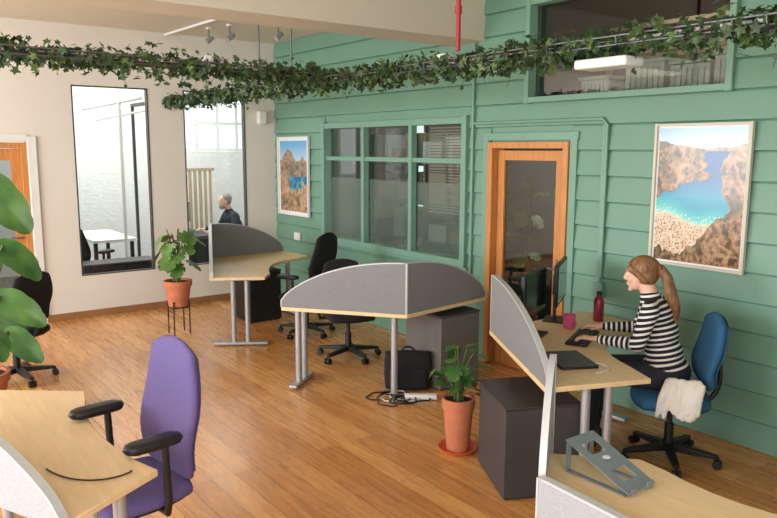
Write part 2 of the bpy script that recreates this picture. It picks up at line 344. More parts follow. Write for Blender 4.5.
g=group('dark_office_desk',(-1.75,-.62,0)); box('top',(-1.75,-.68,.72),(1.3,.55,.04),M_cab,g,True); boxes('legs',[((-2.3,-.68,.35),(.04,.5,.7)),((-1.2,-.68,.35),(.04,.5,.7))],M_black,g,True)
# posters
def vc_mat():
    m=bpy.data.materials.new('printed_photo'); m.use_nodes=True; b=m.node_tree.nodes['Principled BSDF']; a=m.node_tree.nodes.new('ShaderNodeAttribute'); a.attribute_name='Col'
    m.node_tree.links.new(a.outputs['Color'],b.inputs['Base Color']); b.inputs['Roughness'].default_value=.18; b.inputs['Specular IOR Level'].default_value=.4; return m
M_print=vc_mat()
def fb(x,y,s=0,o=4): return noise.fractal(Vector((x,y,s)),1.0,2.0,o)
def mixc(a,b,t): t=max(0,min(1,t)); return tuple(p*(1-t)+q*t for p,q in zip(a,b))
def rockc(u,v,warm=0):
    n=fb(u*5,v*6,1); r=1-abs(fb(u*9+v*4,v*11-u*3,2,5))*2.2; r2=1-abs(fb(u*24,v*26,7,3))*2.4
    c=mixc((84,64,50),(208,164,120),.10+.55*r+.25*r2)
    c=mixc(c,(230,204,170),max(0,n)*.4+warm); return mixc(c,(80,84,58),max(0,-n-.1)*1.2)
def cove(u,v):
    n=fb(u*4,v*5,1); n3=fb(u*55,v*70,9,2); n4=fb(u*9,v*9,4); n5=fb(u*6,v*16,14)
    hl=.85+.13*max(0,.45-u)+.10*max(0,u-.78)*1.6+.015*n4
    if v>hl: return mixc((218,228,232),(150,192,216),(v-.83)*6)
    # headland from the left, narrow channel between it and the right hand cliff
    lft=-.05 if v<.47 else (min(.56,(v-.47)*3.2)+.10*n5)
    if .60<v<.70: lft+=.08*math.sin((v-.60)*31)
    rr=(.74+.9*max(0,v-.74) if v>.56 else .74+.9*(.56-v) if v>.42 else .87-1.5*(.42-v))+.06*n4
    shore=.36-.10*u+.02*math.sin(u*10)+.012*n4
    if lft<u<rr and shore<v<.83:
        t=(v-shore)*8; c=mixc((134,214,200),(36,150,176),t); c=mixc(c,(18,92,146),(v-.48)*6+.15*n)
        if n3>.40 and v<shore+.06: c=(240,236,226)
        return c
    if v>shore or u>=rr:
        c=rockc(u,v)
        if u<=lft: c=mixc(c,(60,48,40),.35 if (u>lft-.03) else 0)
        return mixc(c,(180,186,188),max(0,(v-.70))*1.6)
    if v<.04+.06*n4+.12*max(0,.35-u): return mixc(rockc(u,v),(80,66,56),.2)
    c=mixc((214,186,154),(238,216,188),.5+n4)
    if n3>.17 and v<shore-.015: c=mixc(c,random.choice([(200,60,50),(40,70,130),(250,250,246),(110,70,50),(40,110,130),(50,44,42),(230,150,60)]),.85)
    return c
def coast(u,v):
    n=fb(u*3,v*4,11); n2=fb(u*9,v*9,12)
    ridge=.66+.22*max(0,1-abs(u-.30)*2.4)+.10*max(0,1-abs(u-.85)*4)+.05*n2
    if v>ridge: return mixc((204,220,228),(104,164,206),(v-.62)*3.0)
    fr=.30+.34*max(0,abs(u-.55)-.08)+.10*n2
    if v>fr:
        if v<.50 and u>.35: return mixc((30,96,136),(80,156,176),.5+n2)
        return mixc(rockc(u*.7+3,v*.7),(140,140,132),.35)
    return rockc(u*.8,v*.8,.2)
def poster(name,x0,x1,z0,z1,fn,fcol,NX,NZ,border=.035):
    g=group(name,((x0+x1)/2,-.03,(z0+z1)/2)); t=.022; y=-.053
    boxes('frame',[((x0+t/2,y,(z0+z1)/2),(t,.035,z1-z0)),((x1-t/2,y,(z0+z1)/2),(t,.035,z1-z0)),(((x0+x1)/2,y,z0+t/2),(x1-x0-2*t+.008,.033,t)),(((x0+x1)/2,y,z1-t/2),(x1-x0-2*t+.008,.033,t))],fcol,g,True,.003)
    box('mount',((x0+x1)/2,-.046,(z0+z1)/2),(x1-x0-.03,.01,z1-z0-.03),M_whitep,g,True,bevel=0)
    a0,a1,b0,b1=x0+border,x1-border,z0+border,z1-border
    V=[(a0+(a1-a0)*i/NX,-.0525,b0+(b1-b0)*j/NZ) for j in range(NZ+1) for i in range(NX+1)]
    F=[(j*(NX+1)+i,j*(NX+1)+i+1,(j+1)*(NX+1)+i+1,(j+1)*(NX+1)+i) for j in range(NZ) for i in range(NX)]
    o=mesh('print',V,F,M_print,g,True,0); ca=o.data.color_attributes.new('Col','FLOAT_COLOR','POINT')
    for j in range(NZ+1):
        for i in range(NX+1): ca.data[j*(NX+1)+i].color=lin(fn(i/NX,j/NZ))
random.seed(11)
poster('framed_beach_poster',5.87,6.585,1.18,2.19,cove,mat('pale_wood_frame',(200,196,178),.5),150,210)
poster('framed_coast_poster',.14,.95,1.13,2.16,coast,M_whitep,80,105,.055)
# ------------------------------------------------------------ furniture
def T_leg(g,cx,cy,ang,foot=.55,two=True,top=.70):
    u=Vector((math.cos(ang),math.sin(ang),0)); c=Vector((cx,cy,0)); L=[]
    for s in ((-.07,.07) if two else (0,)): L.append(([c+u*s+Vector((0,0,.04)),c+u*s+Vector((0,0,top))],.026))
    tubes('leg_columns',L,M_silver,g,True,16)
    boxes('leg_foot',[(c+Vector((0,0,.025)),(foot,.07,.03),ang),(c+Vector((0,0,top-.012)),(foot*.8,.06,.02),ang)],M_silver,g,True,.008)
def privacy(name,p0,p1,g,hi=.41,lo=.05,zb=.715,m=None,th=.028,drop=0.0):
    m=m or M_greyfab; p0=Vector((p0[0],p0[1],0)); p1=Vector((p1[0],p1[1],0)); d=(p1-p0); L=d.length; d.normalize(); nn=Vector((-d.y,d.x,0))
    N=28; prof=[]
    for i in range(N+1):
        s=i/N; prof.append((s,zb+lo+(hi-lo)*max(0,1-s**2.1)**.75))
    V=[];F=[]
    def ring(off):
        base=len(V)
        for s,z in prof: V.append(p0+d*(s*L)+nn*off+Vector((0,0,z)))
        for s,z in prof[::-1]: V.append(p0+d*(s*L)+nn*off+Vector((0,0,zb-drop)))
        return base
    a=ring(-th/2); b=ring(th/2); n=2*(N+1)
    for i in range(N): 
        F.append((a+i,a+i+1,a+n-2-i,a+n-1-i)[::-1]); F.append((b+i,b+i+1,b+n-2-i,b+n-1-i))
    for i in range(n):
        j=(i+1)%n; F.append((a+i,a+j,b+j,b+i))
    mesh(name,V,F,m,g,True,35)
    pts=[p0+Vector((0,0,zb-drop))]+[p0+d*(s*L)+Vector((0,0,z)) for s,z in prof]+[p1+Vector((0,0,zb-drop))]
    V=[];F=[]
    for k,p in enumerate(pts):
        t=(pts[min(k+1,len(pts)-1)]-pts[max(k-1,0)]).normalized(); up=t.cross(nn).normalized()
        if up.z<0 and 0<k<len(pts)-1: up=-up
        if k==0: up=-d
        if k==len(pts)-1: up=d
        for a_,b_ in((-1,-.004),(1,-.004),(1,.006),(-1,.006)): V.append(p+nn*(a_*(th/2+.003))+up*b_)
    for k in range(len(pts)-1):
        for q in range(4): F.append((k*4+q,k*4+(q+1)%4,k*4+4+(q+1)%4,k*4+4+q))
    mesh(name+'_trim',V,F,M_trim,g,True,40)
def desk(name,C,A,A2,inner,B2,B,legs,screens=(1,1),m=M_greyfab,hi=.40):
    g=group(name,(C[0],C[1],0))
    poly=[C,A,A2]+inner+[B2,B]
    prism('worktop',poly,.700,.73,[M_maple],g,True,.004)
    for l in legs: T_leg(g,*l)
    def off(p,q,s):
        d=Vector((q[0]-p[0],q[1]-p[1])).normalized(); n=Vector((-d.y,d.x)); c=Vector((sum(x[0] for x in poly)/len(poly),sum(x[1] for x in poly)/len(poly)))
        if (c-Vector(p)).dot(n)<0: n=-n
        return (p[0]+n.x*s+d.x*.01,p[1]+n.y*s+d.y*.01),(q[0]+n.x*s,q[1]+n.y*s)
    if screens[0]: a,b=off(C,A,.02); privacy('screen_1',a,b,g,hi,m=m,zb=.731)
    if screens[1]: a,b=off(C,B,.02); privacy('screen_2',a,b,g,hi,m=m,zb=.731)
    return g
inA=[tuple(p) for p in bez((2.30,-1.33),(1.62,-1.06),(1.58,-.62),8)]
dA=desk('corner_desk',(.95,-1.42),(2.22,-1.96),(2.49,-1.49),inA,(1.46,-.38),(.87,-.42),[(2.25,-1.65,math.radians(58)),(1.2,-.52,math.radians(0),.5,False)])
inB=[tuple(p) for p in bez((3.62,-1.42),(3.95,-1.08),(3.92,-.72),8)]
dB=desk('corner_desk',(4.66,-1.38),(3.83,-2.03),(3.46,-1.60),inB,(3.90,-.42),(4.52,-.40),[(3.68,-1.76,math.radians(128),.42),(4.24,-.46,0,.4,False)])
tubes('centre_leg',[([(4.42,-1.32,0),(4.42,-1.32,.7)],.028)],M_silver,dB,True,16)
inC=[tuple(p) for p in bez((6.5,-1.14),(6.08,-.98),(6.03,-.6),8)]
dC=desk('corner_desk',(5.38,-1.2),(6.48,-1.86),(6.72,-1.25),inC,(6.0,-.14),(5.36,-.14),[(6.53,-1.475,math.radians(66)),(5.68,-.3,0,.5,False)],(1,0))
inD=[tuple(p) for p in bez((7.45,-2.25),(7.8,-2.34),(8.05,-2.18),6)]
gD=group('corner_desk',(7.7,-2.6,0))
prism('worktop',[(7.25,-2.76),(7.06,-2.5),(7.33,-2.24)]+inD+[(8.5,-1.75),(8.95,-2.2),(8.55,-2.8)],.702,.73,[M_maple],gD,True)
T_leg(gD,7.35,-2.45,math.radians(45),.4); T_leg(gD,8.55,-2.2,math.radians(-45),.45)
privacy('screen_1',(7.0,-2.42),(7.24,-2.745),gD,.42,.06,.715,M_lightfab,drop=.12,th=.022)
privacy('screen_2',(7.262,-2.778),(8.5,-2.83),gD,.05,.03,.725,M_lightfab,drop=.3)
inE=[tuple(p) for p in bez((6.1,-3.93),(5.6,-4.03),(5.2,-3.90),6)]
gE=group('corner_desk',(5.5,-4.3,0))
prism('worktop',[(6.46,-4.27),(6.24,-3.89)]+inE+[(5.06,-3.87),(4.62,-4.42),(5.33,-4.80)],.702,.73,[M_maple],gE,True)
T_leg(gE,6.25,-4.1,math.radians(-60),.3); T_leg(gE,4.95,-4.2,math.radians(50),.4)
privacy('screen_1',(5.32,-4.83),(6.47,-4.30),gE,.41,.04,.715,M_lightfab)
tube('desk_cable',bez((5.98,-4.25,.735),(6.14,-4.22,.735),(6.2,-4.12,.735))+bez((6.2,-4.12,.735),(6.24,-4.04,.735),(6.2,-3.98,.735))[1:],.0035,M_black,gE,True,6)
def pedestal(name,poly,h,m,mt,drawers=None):
    cx=sum(p[0] for p in poly)/4; cy=sum(p[1] for p in poly)/4; g=group(name,(cx,cy,0))
    prism('body',poly,.012,h-.02,[m],g,True,.004); s=1.015
    prism('top',[(cx+(x-cx)*s,cy+(y-cy)*s) for x,y in poly],h-.02,h,[mt],g,True,.003)
    prism('plinth',[(cx+(x-cx)*.93,cy+(y-cy)*.93) for x,y in poly],0,.012,[M_black],g,True,0)
    if drawers:
        i,n=drawers; p=Vector((poly[i][0],poly[i][1],0)); q=Vector((poly[(i+1)%4][0],poly[(i+1)%4][1],0)); d=(q-p); L=d.length; d.normalize(); nn=Vector((d.y,-d.x,0)); a=math.atan2(d.y,d.x)
        H=(h-.06)/n; B=[];Hn=[]
        for k in range(n):
            c=p+d*L/2+nn*.006+Vector((0,0,.03+H*(k+.5))); B.append((c,(L-.03,.014,H-.012),a)); Hn.append((c+nn*.014+Vector((0,0,H*.3)),(.1,.012,.012),a))
        boxes('drawer_fronts',B,m,g,True,.003); boxes('handles',Hn,M_silver,g,True,.003)
    return g
pedestal('under_desk_cabinet',[(5.78,-1.67),(6.25,-1.92),(6.44,-1.50),(5.97,-1.25)],.56,M_cab,M_cabtop)
pedestal('under_desk_cabinet',[(4.10,-.95),(4.57,-.95),(4.55,-.50),(4.08,-.50)],.64,M_cabm,M_cab,(3,1))
pedestal('under_desk_cabinet',[(1.0,-1.15),(1.45,-1.15),(1.45,-.75),(1.0,-.75)],.60,M_black,M_cab)
g=group('black_laptop_bag',(4.36,-1.13,0),math.radians(53))
cushion('body',.40,.34,.12,M_blackfab,lambda x,y,z:Vector((x,z,y+.17)),g,.12,pw=6)
cushion('front_pocket',.32,.18,.05,M_blackfab,lambda x,y,z:Vector((x,z-.065,y+.11)),g,.12)
tube('carry_handle',bez((-.07,0,.32),(0,0,.42),(.07,0,.32)),.01,M_black,g,False,8)
g=group('floor_cables',(4.5,-1.35,0)); random.seed(21)
for k,(mm) in enumerate([M_black,M_whitep,M_black,M_black]):
    p=Vector((4.42+.05*k,-1.42+.04*k,.008)); pts=[]; a=random.uniform(0,6)
    for i in range(40):
        a+=random.uniform(-.3,.9); p=p+Vector((math.cos(a),math.sin(a),0))*.035; p.x+=(4.52-p.x)*.05; p.y+=(-1.28-p.y)*.05; pts.append((p.x,p.y,.007+.006*k))
    tube('cable_%d'%k,pts,.006,mm,g,True,6)
box('extension_block',(4.62,-1.2,.025),(.26,.055,.04),M_whitep,g,True,rz=.9,bevel=.006)
# ------------------------------------------------------------ chairs
def chair(name,loc,yaw,fab,bw=.46,bz0=.52,bz1=1.0,arms=True,armz=.68,seat=.48,tilt=.12,k=.3,basem=None,armx=0.0,bt=.055,curv=.10):
    g=group(name,(loc[0],loc[1],0),yaw); basem=basem or M_black
    V=[];F=[]
    for i in range(5):
        a=2*math.pi*i/5+.3; u=Vector((math.cos(a),math.sin(a),0)); w=Vector((-u.y,u.x,0))
        n=len(V)
        for r,zz,hw,hh in((.03,.095,.028,.025),(.3,.075,.018,.012)):
            c=u*r+Vector((0,0,zz)); V+= [c-w*hw-Vector((0,0,hh)),c+w*hw-Vector((0,0,hh)),c+w*hw+Vector((0,0,hh)),c-w*hw+Vector((0,0,hh))]
        F+=[(n,n+3,n+2,n+1),(n+4,n+5,n+6,n+7)]+[(n+q,n+(q+1)%4,n+4+(q+1)%4,n+4+q) for q in range(4)]
    mesh('star_base',V,F,basem,g,False,35,.004)
    L=[]
    for i in range(5):
        a=2*math.pi*i/5+.3; u=Vector((math.cos(a),math.sin(a),0)); w=Vector((-u.y,u.x,0))
        for s in(-1,1): L.append(([u*.3+w*(s*.008)+Vector((0,0,.029)),u*.3+w*(s*.028)+Vector((0,0,.029))],.028))
        L.append(([u*.3+Vector((0,0,.03)),u*.3+Vector((0,0,.08))],.008))
    tubes('casters',L,M_black,g,False,14)
    tubes('gas_column',[([(0,0,.07),(0,0,.25)],.03),([(0,0,.25),(0,0,seat-.08)],.018)],M_black,g,False,14)
    box('tilt_mechanism',(-.02,0,seat-.085),(.24,.16,.04),M_black,g,bevel=.01)
    cushion('seat',.48,.50,.085,fab,lambda x,y,z:Vector((x+.01,y,seat-.04+z-(.02*max(0,x-.1)*8))),g,k)
    cushion('seat_pan',.42,.44,.03,M_black,lambda x,y,z:Vector((x+.01,y,seat-.08+z)),g,k)
    H=bz1-bz0
    def bk(x,y,z):
        zz=bz0+H/2+y; t=(y/H+.5); lean=-(zz-seat)*tilt; lum=.035*math.exp(-((t-.3)/.22)**2)
        wsc=1-.12*max(0,t-.5)*2
        return Vector((-.21+lean+lum+z+curv*(x*wsc)**2/.2*.5,x*wsc,zz))
    cushion('backrest',bw,H,bt,fab,bk,g,k)
    cushion('backrest_shell',bw*.94,H*.92,.02,fab,lambda x,y,z:bk(x,y,z)+Vector((-bt*.5,0,0)),g,k)
    tubes('back_bar',[(bez((-.05,0,seat-.09),(-.33,0,seat-.12),(-.27-(bz0+.12-seat)*tilt,0,bz0+.16)),.016)],M_black,g,False,10)
    if arms:
        for s in(-1,1):
            tube('arm_post_%d'%(s+2),[(-.03+armx,s*.2,seat-.08),(-.03+armx,s*.27,seat-.08),(-.03+armx,s*.285,seat-.02),(-.02+armx,s*.285,armz-.03)],.017,M_black,g,False,10)
            cushion('arm_pad_%d'%(s+2),.27,.095,.045,M_black,lambda x,y,z,s=s:Vector((x+.03+armx,s*.285+y,armz-.012+z)),g,.35,8)
    return g
chair('purple_office_chair',(5.76,-3.85),math.radians(-82),M_purple,.49,.45,1.13,True,.775,.50,.05,.30,armx=0.0)
chair('blue_office_chair',(6.47,-.63),math.atan2(-.44,-.9)+.30,M_blue,.46,.50,.99,False,.66,.475,.08,.32,bt=.07)
chair('black_office_chair',(2.22,-.86),math.atan2(-.43,-.9),M_blackfab,.46,.55,1.13,True)
chair('black_office_chair',(3.26,-1.0),math.atan2(-.3,.9),M_blackfab,.44,.5,.93,True,.64)
chair('black_office_chair',(2.15,-3.72),math.radians(-150),M_blackfab,.44,.5,.98,True)
chair('black_office_chair',(7.98,-1.78),math.radians(230),M_blackfab,.44,.5,.95,True,.66)
chair('black_office_chair',(-1.0,-2.28),math.radians(120),M_blackfab,.48,.5,1.02,True)
# ------------------------------------------------------------ desk items
fy=math.atan2(-.44,-.9)
def monitor(loc,yaw,w=.52,h=.31,zb=.73):
    g=group('computer_monitor',(loc[0],loc[1],zb),yaw)
    box('housing',(0,0,.30),(.03,w,h),M_black,g,bevel=.008); box('display',(.0165,0,.305),(.002,w-.03,h-.04),M_screenk,g,bevel=0)
    box('rear_bulge',(-.025,0,.29),(.03,w*.5,h*.5),M_black,g,bevel=.01)
    box('stand_neck',(-.035,0,.15),(.02,.05,.28),M_black,g); prism('stand_foot',[(-.11,-.1),(.08,-.12),(.08,.12),(-.11,.1)],0.001,.012,[M_black],g)
monitor((5.66,-1.06),fy+math.pi); monitor((5.47,-.56),fy+math.pi+.12); monitor((-1.72,-.62),math.radians(62),.46,.28,.74)
g=group('computer_keyboard',(5.93,-.86,.73),fy)
box('case',(0,0,.012),(.14,.42,.02),M_black,g,bevel=.005)
boxes('keys',[((-.045+.03*i,-.18+.03*j,.026),(.022,.024,.007)) for i in range(4) for j in range(13)],M_cab,g,False,.002,False)
g=group('computer_mouse',(5.82,-.50,.73),fy); cushion('body',.10,.06,.03,M_black,lambda x,y,z:Vector((x,y,.016+z+.004)),g,.45,8,4)
g=group('closed_laptop',(6.23,-1.36,.73),math.radians(-28)); box('base',(0,0,.009),(.33,.23,.014),M_black,g,bevel=.006); box('lid',(0,0,.0195),(.33,.23,.006),M_cab,g,bevel=.003)
tube('charging_cable',bez((.05,.12,.01),(.2,.25,.006),(.26,.05,.006)),.004,M_whitep,g,False,6)
g=group('coffee_mug',(5.68,-.70,.73))
lathe('cup',[(.001,.001),(.036,.001),(.042,.01),(.044,.105),(.041,.105),(.038,.012),(.001,.010)],M_pink,g); tube('handle',bez((.04,.0,.085),(.085,.0,.05),(.038,0,.02)),.006,M_pink,g,False,8)
g=group('water_bottle',(5.66,-.34,.73)); lathe('body',[(.001,.001),(.036,.001),(.038,.01),(.038,.15),(.032,.175),(.018,.19),(.018,.2),(.001,.2)],M_bottle,g); lathe('cap',[(.001,.2),(.021,.2),(.021,.225),(.001,.227)],M_black,g)
g=group('laptop_stand',(7.36,-2.50,.731),0)
K=.85; sl=math.atan2(.13,.34); V=[];F=[]
def slab(x0,x1,y0,y1,off=0):
    def zt(x): return .150-(x+.17)*math.tan(sl)+off
    n=len(V)
    for y in(y0,y1):
        for x,dz in((x0,0),(x1,0),(x1,.004),(x0,.004)): V.append((x*K,y*K,max(.006,zt(x)*K)+dz))
    F.extend([(n,n+3,n+2,n+1)[::-1],(n+4,n+7,n+6,n+5),(n,n+1,n+5,n+4),(n+1,n+2,n+6,n+5),(n+2,n+3,n+7,n+6),(n+3,n,n+4,n+7)])
slab(-.17,-.12,-.10,.10); slab(-.12,.12,-.10,-.05); slab(-.12,.12,.05,.10); slab(-.05,.05,-.05,.05); slab(.12,.18,-.10,.10)
mesh('plate',V,F,M_standm,g,False,30)
boxes('legs_and_lip',[((-.16*K,-.085*K,.062),(.005,.025,.124)),((-.16*K,.085*K,.062),(.005,.025,.124)),((0,-.085*K,.003),(.33*K,.025,.005)),((0,.085*K,.003),(.33*K,.025,.005)),((.182*K,-.06*K,.02),(.005,.035,.028)),((.182*K,.06*K,.02),(.005,.035,.028))],M_standm,g)
lathe('badge',[(.001,0),(.016,0),(.016,.002),(.001,.002)],M_whitep,g,False,(-.01,0,.083))
# ------------------------------------------------------------ plants
def fan(V,F,outline,M,curl=.25,fold=.15):
    n=len(V); V.append(M@Vector((0.0,0,0)))
    for x,y in outline:
        r2=x*x+y*y; V.append(M@Vector((x,y,abs(y)*fold-curl*r2)))
    k=len(outline)
    for i in range(k): F.append((n,n+1+i,n+1+(i+1)%k))
def ivy_outline():
    o=[]
    for i in range(10):
        a=2*math.pi*i/10; r=(1.0 if i==0 else .8) if i%2==0 else .48
        if i==5: r=.25
        o.append((r*math.cos(a)*.5,r*math.sin(a)*.5))
    return o
IVY=ivy_outline()
def monst_outline():
    o=[]
    for i in range(56):
        a=2*math.pi*i/56; r=.40+.14*math.cos(a)+.03*math.cos(2*a); 
        if abs(a-math.pi)<.25: r*=.55
        elif .5<abs(((a+math.pi)%(2*math.pi))-math.pi): r*=1-.42*max(0,math.sin(a*9))**4
        o.append((r*math.cos(a)+.08,r*math.sin(a)))
    return o
MON=monst_outline()
BAN=[]
for i in range(36):
    a=2*math.pi*i/36; BAN.append((.5*math.cos(a),.25*math.sin(a)*(1-.2*math.cos(a))*(1-.10*max(0,math.sin(a*8+1))**3)))
def leafmat(pos,direc,up,size):
    d=Vector(direc).normalized(); z=Vector(up); z=(z-d*z.dot(d)).normalized(); y=z.cross(d)
    return Matrix.Translation(pos)@Matrix((d,y,z)).transposed().to_4x4()@Matrix.Scale(size,4)
def potted(name,loc,potr,poth,z0,leaves,outline,m,stem_r=.006,saucer=None,seed=1,curl=.25,stand=False):
    random.seed(seed); g=group(name,(loc[0],loc[1],0))
    lathe('pot',[(.001,z0+.001),(potr*.72,z0+.001),(potr*.95,z0+poth*.8),(potr*1.04,z0+poth*.8),(potr*1.06,z0+poth),(potr*.92,z0+poth),(potr*.9,z0+poth-.03),(.001,z0+poth-.03)],M_terra,g)
    lathe('soil',[(.001,z0+poth-.032),(potr*.9,z0+poth-.032),(potr*.88,z0+poth-.02),(.001,z0+poth-.015)],M_soil,g)
    if saucer: lathe('saucer',[(.001,.001),(saucer*.8,.001),(saucer,.035),(saucer*.94,.035),(saucer*.76,.01),(.001,.01)],M_saucer,g)
    if stand:
        L=[]
        for i in range(4):
            a=math.pi/4+i*math.pi/2; c=(potr*.85*math.cos(a),potr*.85*math.sin(a)); L.append(([(c[0],c[1],0),(c[0],c[1],z0+.06)],.008))
        for i in range(4):
            a=math.pi/4+i*math.pi/2; b=a+math.pi/2; L.append(([(potr*.85*math.cos(a),potr*.85*math.sin(a),z0-.01),(potr*.85*math.cos(b),potr*.85*math.sin(b),z0-.01)],.006))
        L.append(([(-potr*.6,-potr*.6,z0-.008),(potr*.6,potr*.6,z0-.008)],.006)); L.append(([(-potr*.6,potr*.6,z0-.008),(potr*.6,-potr*.6,z0-.008)],.006))
        tubes('plant_stand',L,M_black,g)
    V=[];F=[];T=[]
    for lf in leaves:
        (dx,dy,zz,size,droop)=lf[:5]
        base=Vector((random.uniform(-.03,.03),random.uniform(-.03,.03),z0+poth-.03)); tip=Vector((dx,dy,zz)); 
        mid=Vector((dx*.35,dy*.35,base.z+(zz-base.z)*.75)); T.append((bez(base,mid,tip,8),stem_r))
        h=Vector((dx,dy,0)); h=h.normalized() if h.length>.02 else Vector((random.uniform(-1,1),random.uniform(-1,1),0)).normalized()
        d=h+Vector((0,0,-droop)); up=Vector((0,0,1))+h*.6+Vector((random.uniform(-.3,.3),random.uniform(-.3,.3),0))
        if len(lf)>5: up=Vector(lf[5])
        fan(V,F,outline,leafmat(tip+d.normalized()*size*.35,d,up,size),curl)
    tubes('stems',T,M_stem,g,False,6); mesh('leaves',V,F,m,g,False,80)
def rl(n,seed,r0,r1,z0,z1,s0,s1,droop=(.1,.9)):
    random.seed(seed); o=[]
    for i in range(n):
        a=2*math.pi*i*.381966+random.uniform(-.3,.3); r=random.uniform(r0,r1)
        o.append((r*math.cos(a),r*math.sin(a),random.uniform(z0,z1),random.uniform(s0,s1),random.uniform(*droop)))
    return o
potted('potted_monstera',(1.40,-1.98),.145,.28,.31,rl(19,4,.02,.11,.74,1.17,.17,.28,(.3,1.4)),MON,M_leaf,stand=True,seed=2)
potted('potted_houseplant',(5.55,-1.64),.105,.36,.012,rl(34,8,.03,.13,.44,.72,.09,.145,(-.3,.9)),MON,M_leafd,saucer=.135,seed=5,stem_r=.004)
potted('reflection_stand_in_plant',(4.22,.40),.14,.4,.0,rl(26,18,.04,.10,.7,1.75,.14,.22,(-.2,1.2)),MON,M_leaf,seed=15)  # plant added behind the door glass to stand in for plant reflections
cam_n=(.85,-.25,.45)
LV=[(.06,.10,1.78,.58,1.2,cam_n),(.10,.20,1.30,.42,1.0,(.6,-.3,.8)),(.10,.16,.92,.44,.7,cam_n),(.04,.10,.80,.42,1.1,cam_n),(.18,.18,.66,.38,.8,cam_n),(-.2,-.2,1.5,.6,.5),(-.3,.1,1.2,.5,.6),(.3,-.3,1.3,.5,.6),(.24,.04,.74,.42,.5),(0,-.4,1.1,.5,.5)]
potted('potted_banana_plant',(2.97,-4.10),.19,.34,0,LV,BAN,M_leaf2,stem_r=.012,seed=9,curl=.5)
# ------------------------------------------------------------ ivy trays
def ivytray(name,p0,p1,seed,dens=480,devs=(),rods=()):
    random.seed(seed); p0=Vector(p0);p1=Vector(p1); d=p1-p0; Ln=d.length; d.normalize(); w=Vector((-d.y,d.x,0)); ang=math.atan2(d.y,d.x)
    g=group(name,(p0+p1)/2)
    L=[]
    for s in(-.07,0,.07): L.append(([p0+w*s,p1+w*s],.005))
    for s in(-.09,.09): L.append(([p0+w*s+Vector((0,0,.04)),p1+w*s+Vector((0,0,.04))],.005))
    k=0.0
    while k<Ln:
        c=p0+d*k; L.append(([c-w*.09+Vector((0,0,.04)),c-w*.08,c+w*.08,c+w*.09+Vector((0,0,.04))],.004)); k+=.15
    tubes('wire_tray',L,M_metal,g,True,6)
    for q in range(2):
        tube('tray_cable_%d'%q,[p0+d*(Ln*i/60)+w*(.03*math.sin(i*.7+q*2))+Vector((0,0,.02+.01*q)) for i in range(61)],.009,M_whitep if q else M_black,g,True,6)
    V=[];F=[];V2=[];F2=[]
    for i in range(int(Ln*dens)):
        s=random.uniform(0,Ln); a=random.uniform(0,2*math.pi); r=abs(random.gauss(0,.5))
        rr=.10+.035*noise.noise(Vector((s*2,seed*3,1)))
        c=p0+d*s+w*(math.cos(a)*rr*min(1.25,r+.55))+Vector((0,0,.012+math.sin(a)*rr*.72*min(1.5,r+.4)))
        outd=(w*math.cos(a)+Vector((0,0,math.sin(a)*.7))+d*random.uniform(-.7,.7)); up=outd+Vector((random.uniform(-.6,.6),random.uniform(-.6,.6),random.uniform(0,.8)))
        dirv=Vector((random.uniform(-1,1),random.uniform(-1,1),random.uniform(-1,.4)))
        sz=random.uniform(.045,.09)
        if random.random()<.16: fan(V2,F2,IVY,leafmat(c,dirv,up,sz),.4,.2)
        else: fan(V,F,IVY,leafmat(c,dirv,up,sz),.4,.2)
    T=[]
    for i in range(int(Ln*3.5)):
        s=random.uniform(0,Ln); c=p0+d*s+w*random.choice((-.08,.08)); ln=random.uniform(.05,.17); e=c+Vector((random.uniform(-.08,.08),random.uniform(-.08,.08),-ln))
        T.append((bez(c,(c+e)/2+w*.03,e,4),.002))
        for t in range(int(ln*35)):
            q=c.lerp(e,random.random()); fan(V,F,IVY,leafmat(q,Vector((random.uniform(-1,1),random.uniform(-1,1),-.8)),Vector((random.uniform(-1,1),random.uniform(-1,1),.5)),random.uniform(.035,.065)),.4,.2)
    mesh('ivy_leaves',V,F,M_ivy,g,True,0); mesh('ivy_young_leaves',V2,F2,M_ivy2,g,True,0); tubes('ivy_stems',T,M_stem,g,True,5)
    for j,(s,ww,dd,hh,zo) in enumerate(devs):
        c=p0+d*s+Vector((0,0,zo))-w*.03; box('device_%d'%j,c,(ww,dd,hh),M_whitep,g,True,rz=ang,bevel=.012)
    if rods:
        tubes('hanger_rods',[([p0+d*s+w*o,Vector(((p0+d*s+w*o).x,(p0+d*s+w*o).y,CZ-.002))],.008) for s,o in rods],M_metal,g,True,8)
    return g
ZT=2.53
ivytray('ivy_covered_cable_tray',(.35,-1.60,ZT),(10.6,-1.50,ZT),31,devs=((6.22,.32,.16,.05,-.085),(4.95,.14,.1,.05,.06),(3.1,.1,.1,.06,.08)),rods=((2.3,0),(2.9,0),(9.0,0)))
ivytray('ivy_covered_cable_tray',(4.12,-1.80,ZT),(4.55,-7.4,ZT),47,devs=((.9,.1,.1,.05,.08),),rods=((3.5,0),(5.0,0)))
g=group('red_sprinkler_pipe',(5.22,-1.40,3)); tubes('pipe',[([(5.22,-1.40,CZ-.002),(5.22,-1.40,2.66)],.016)],M_red,g,True,14); lathe('coupling',[(.001,2.9),(.023,2.9),(.023,2.95),(.001,2.95)],M_red,g,False,(0,0,-3.0))
g=group('ceiling_conduit',(1.5,-1.45,CZ)); tubes('pipe',[([(.02,-1.5,CZ-.02),(3.58,-1.38,CZ-.02)],.016)],M_whitep,g,True,10)
for i,(x,y) in enumerate([(.75,-1.25),(1.1,-1.15),(1.5,-.75)]):
    g=group('ceiling_spotlight',(x,y,CZ)); tubes('stem',[([(0,0,-.002),(0,0,-.12)],.008)],M_metal,g); tubes('head',[([(0.0,.05,-.11),(.0,-.03,-.17)],[.025,.035])],M_silver,g,False,16)
    boxes('mount',[((0,0,-.012),(.08,.04,.02))],M_whitep,g)
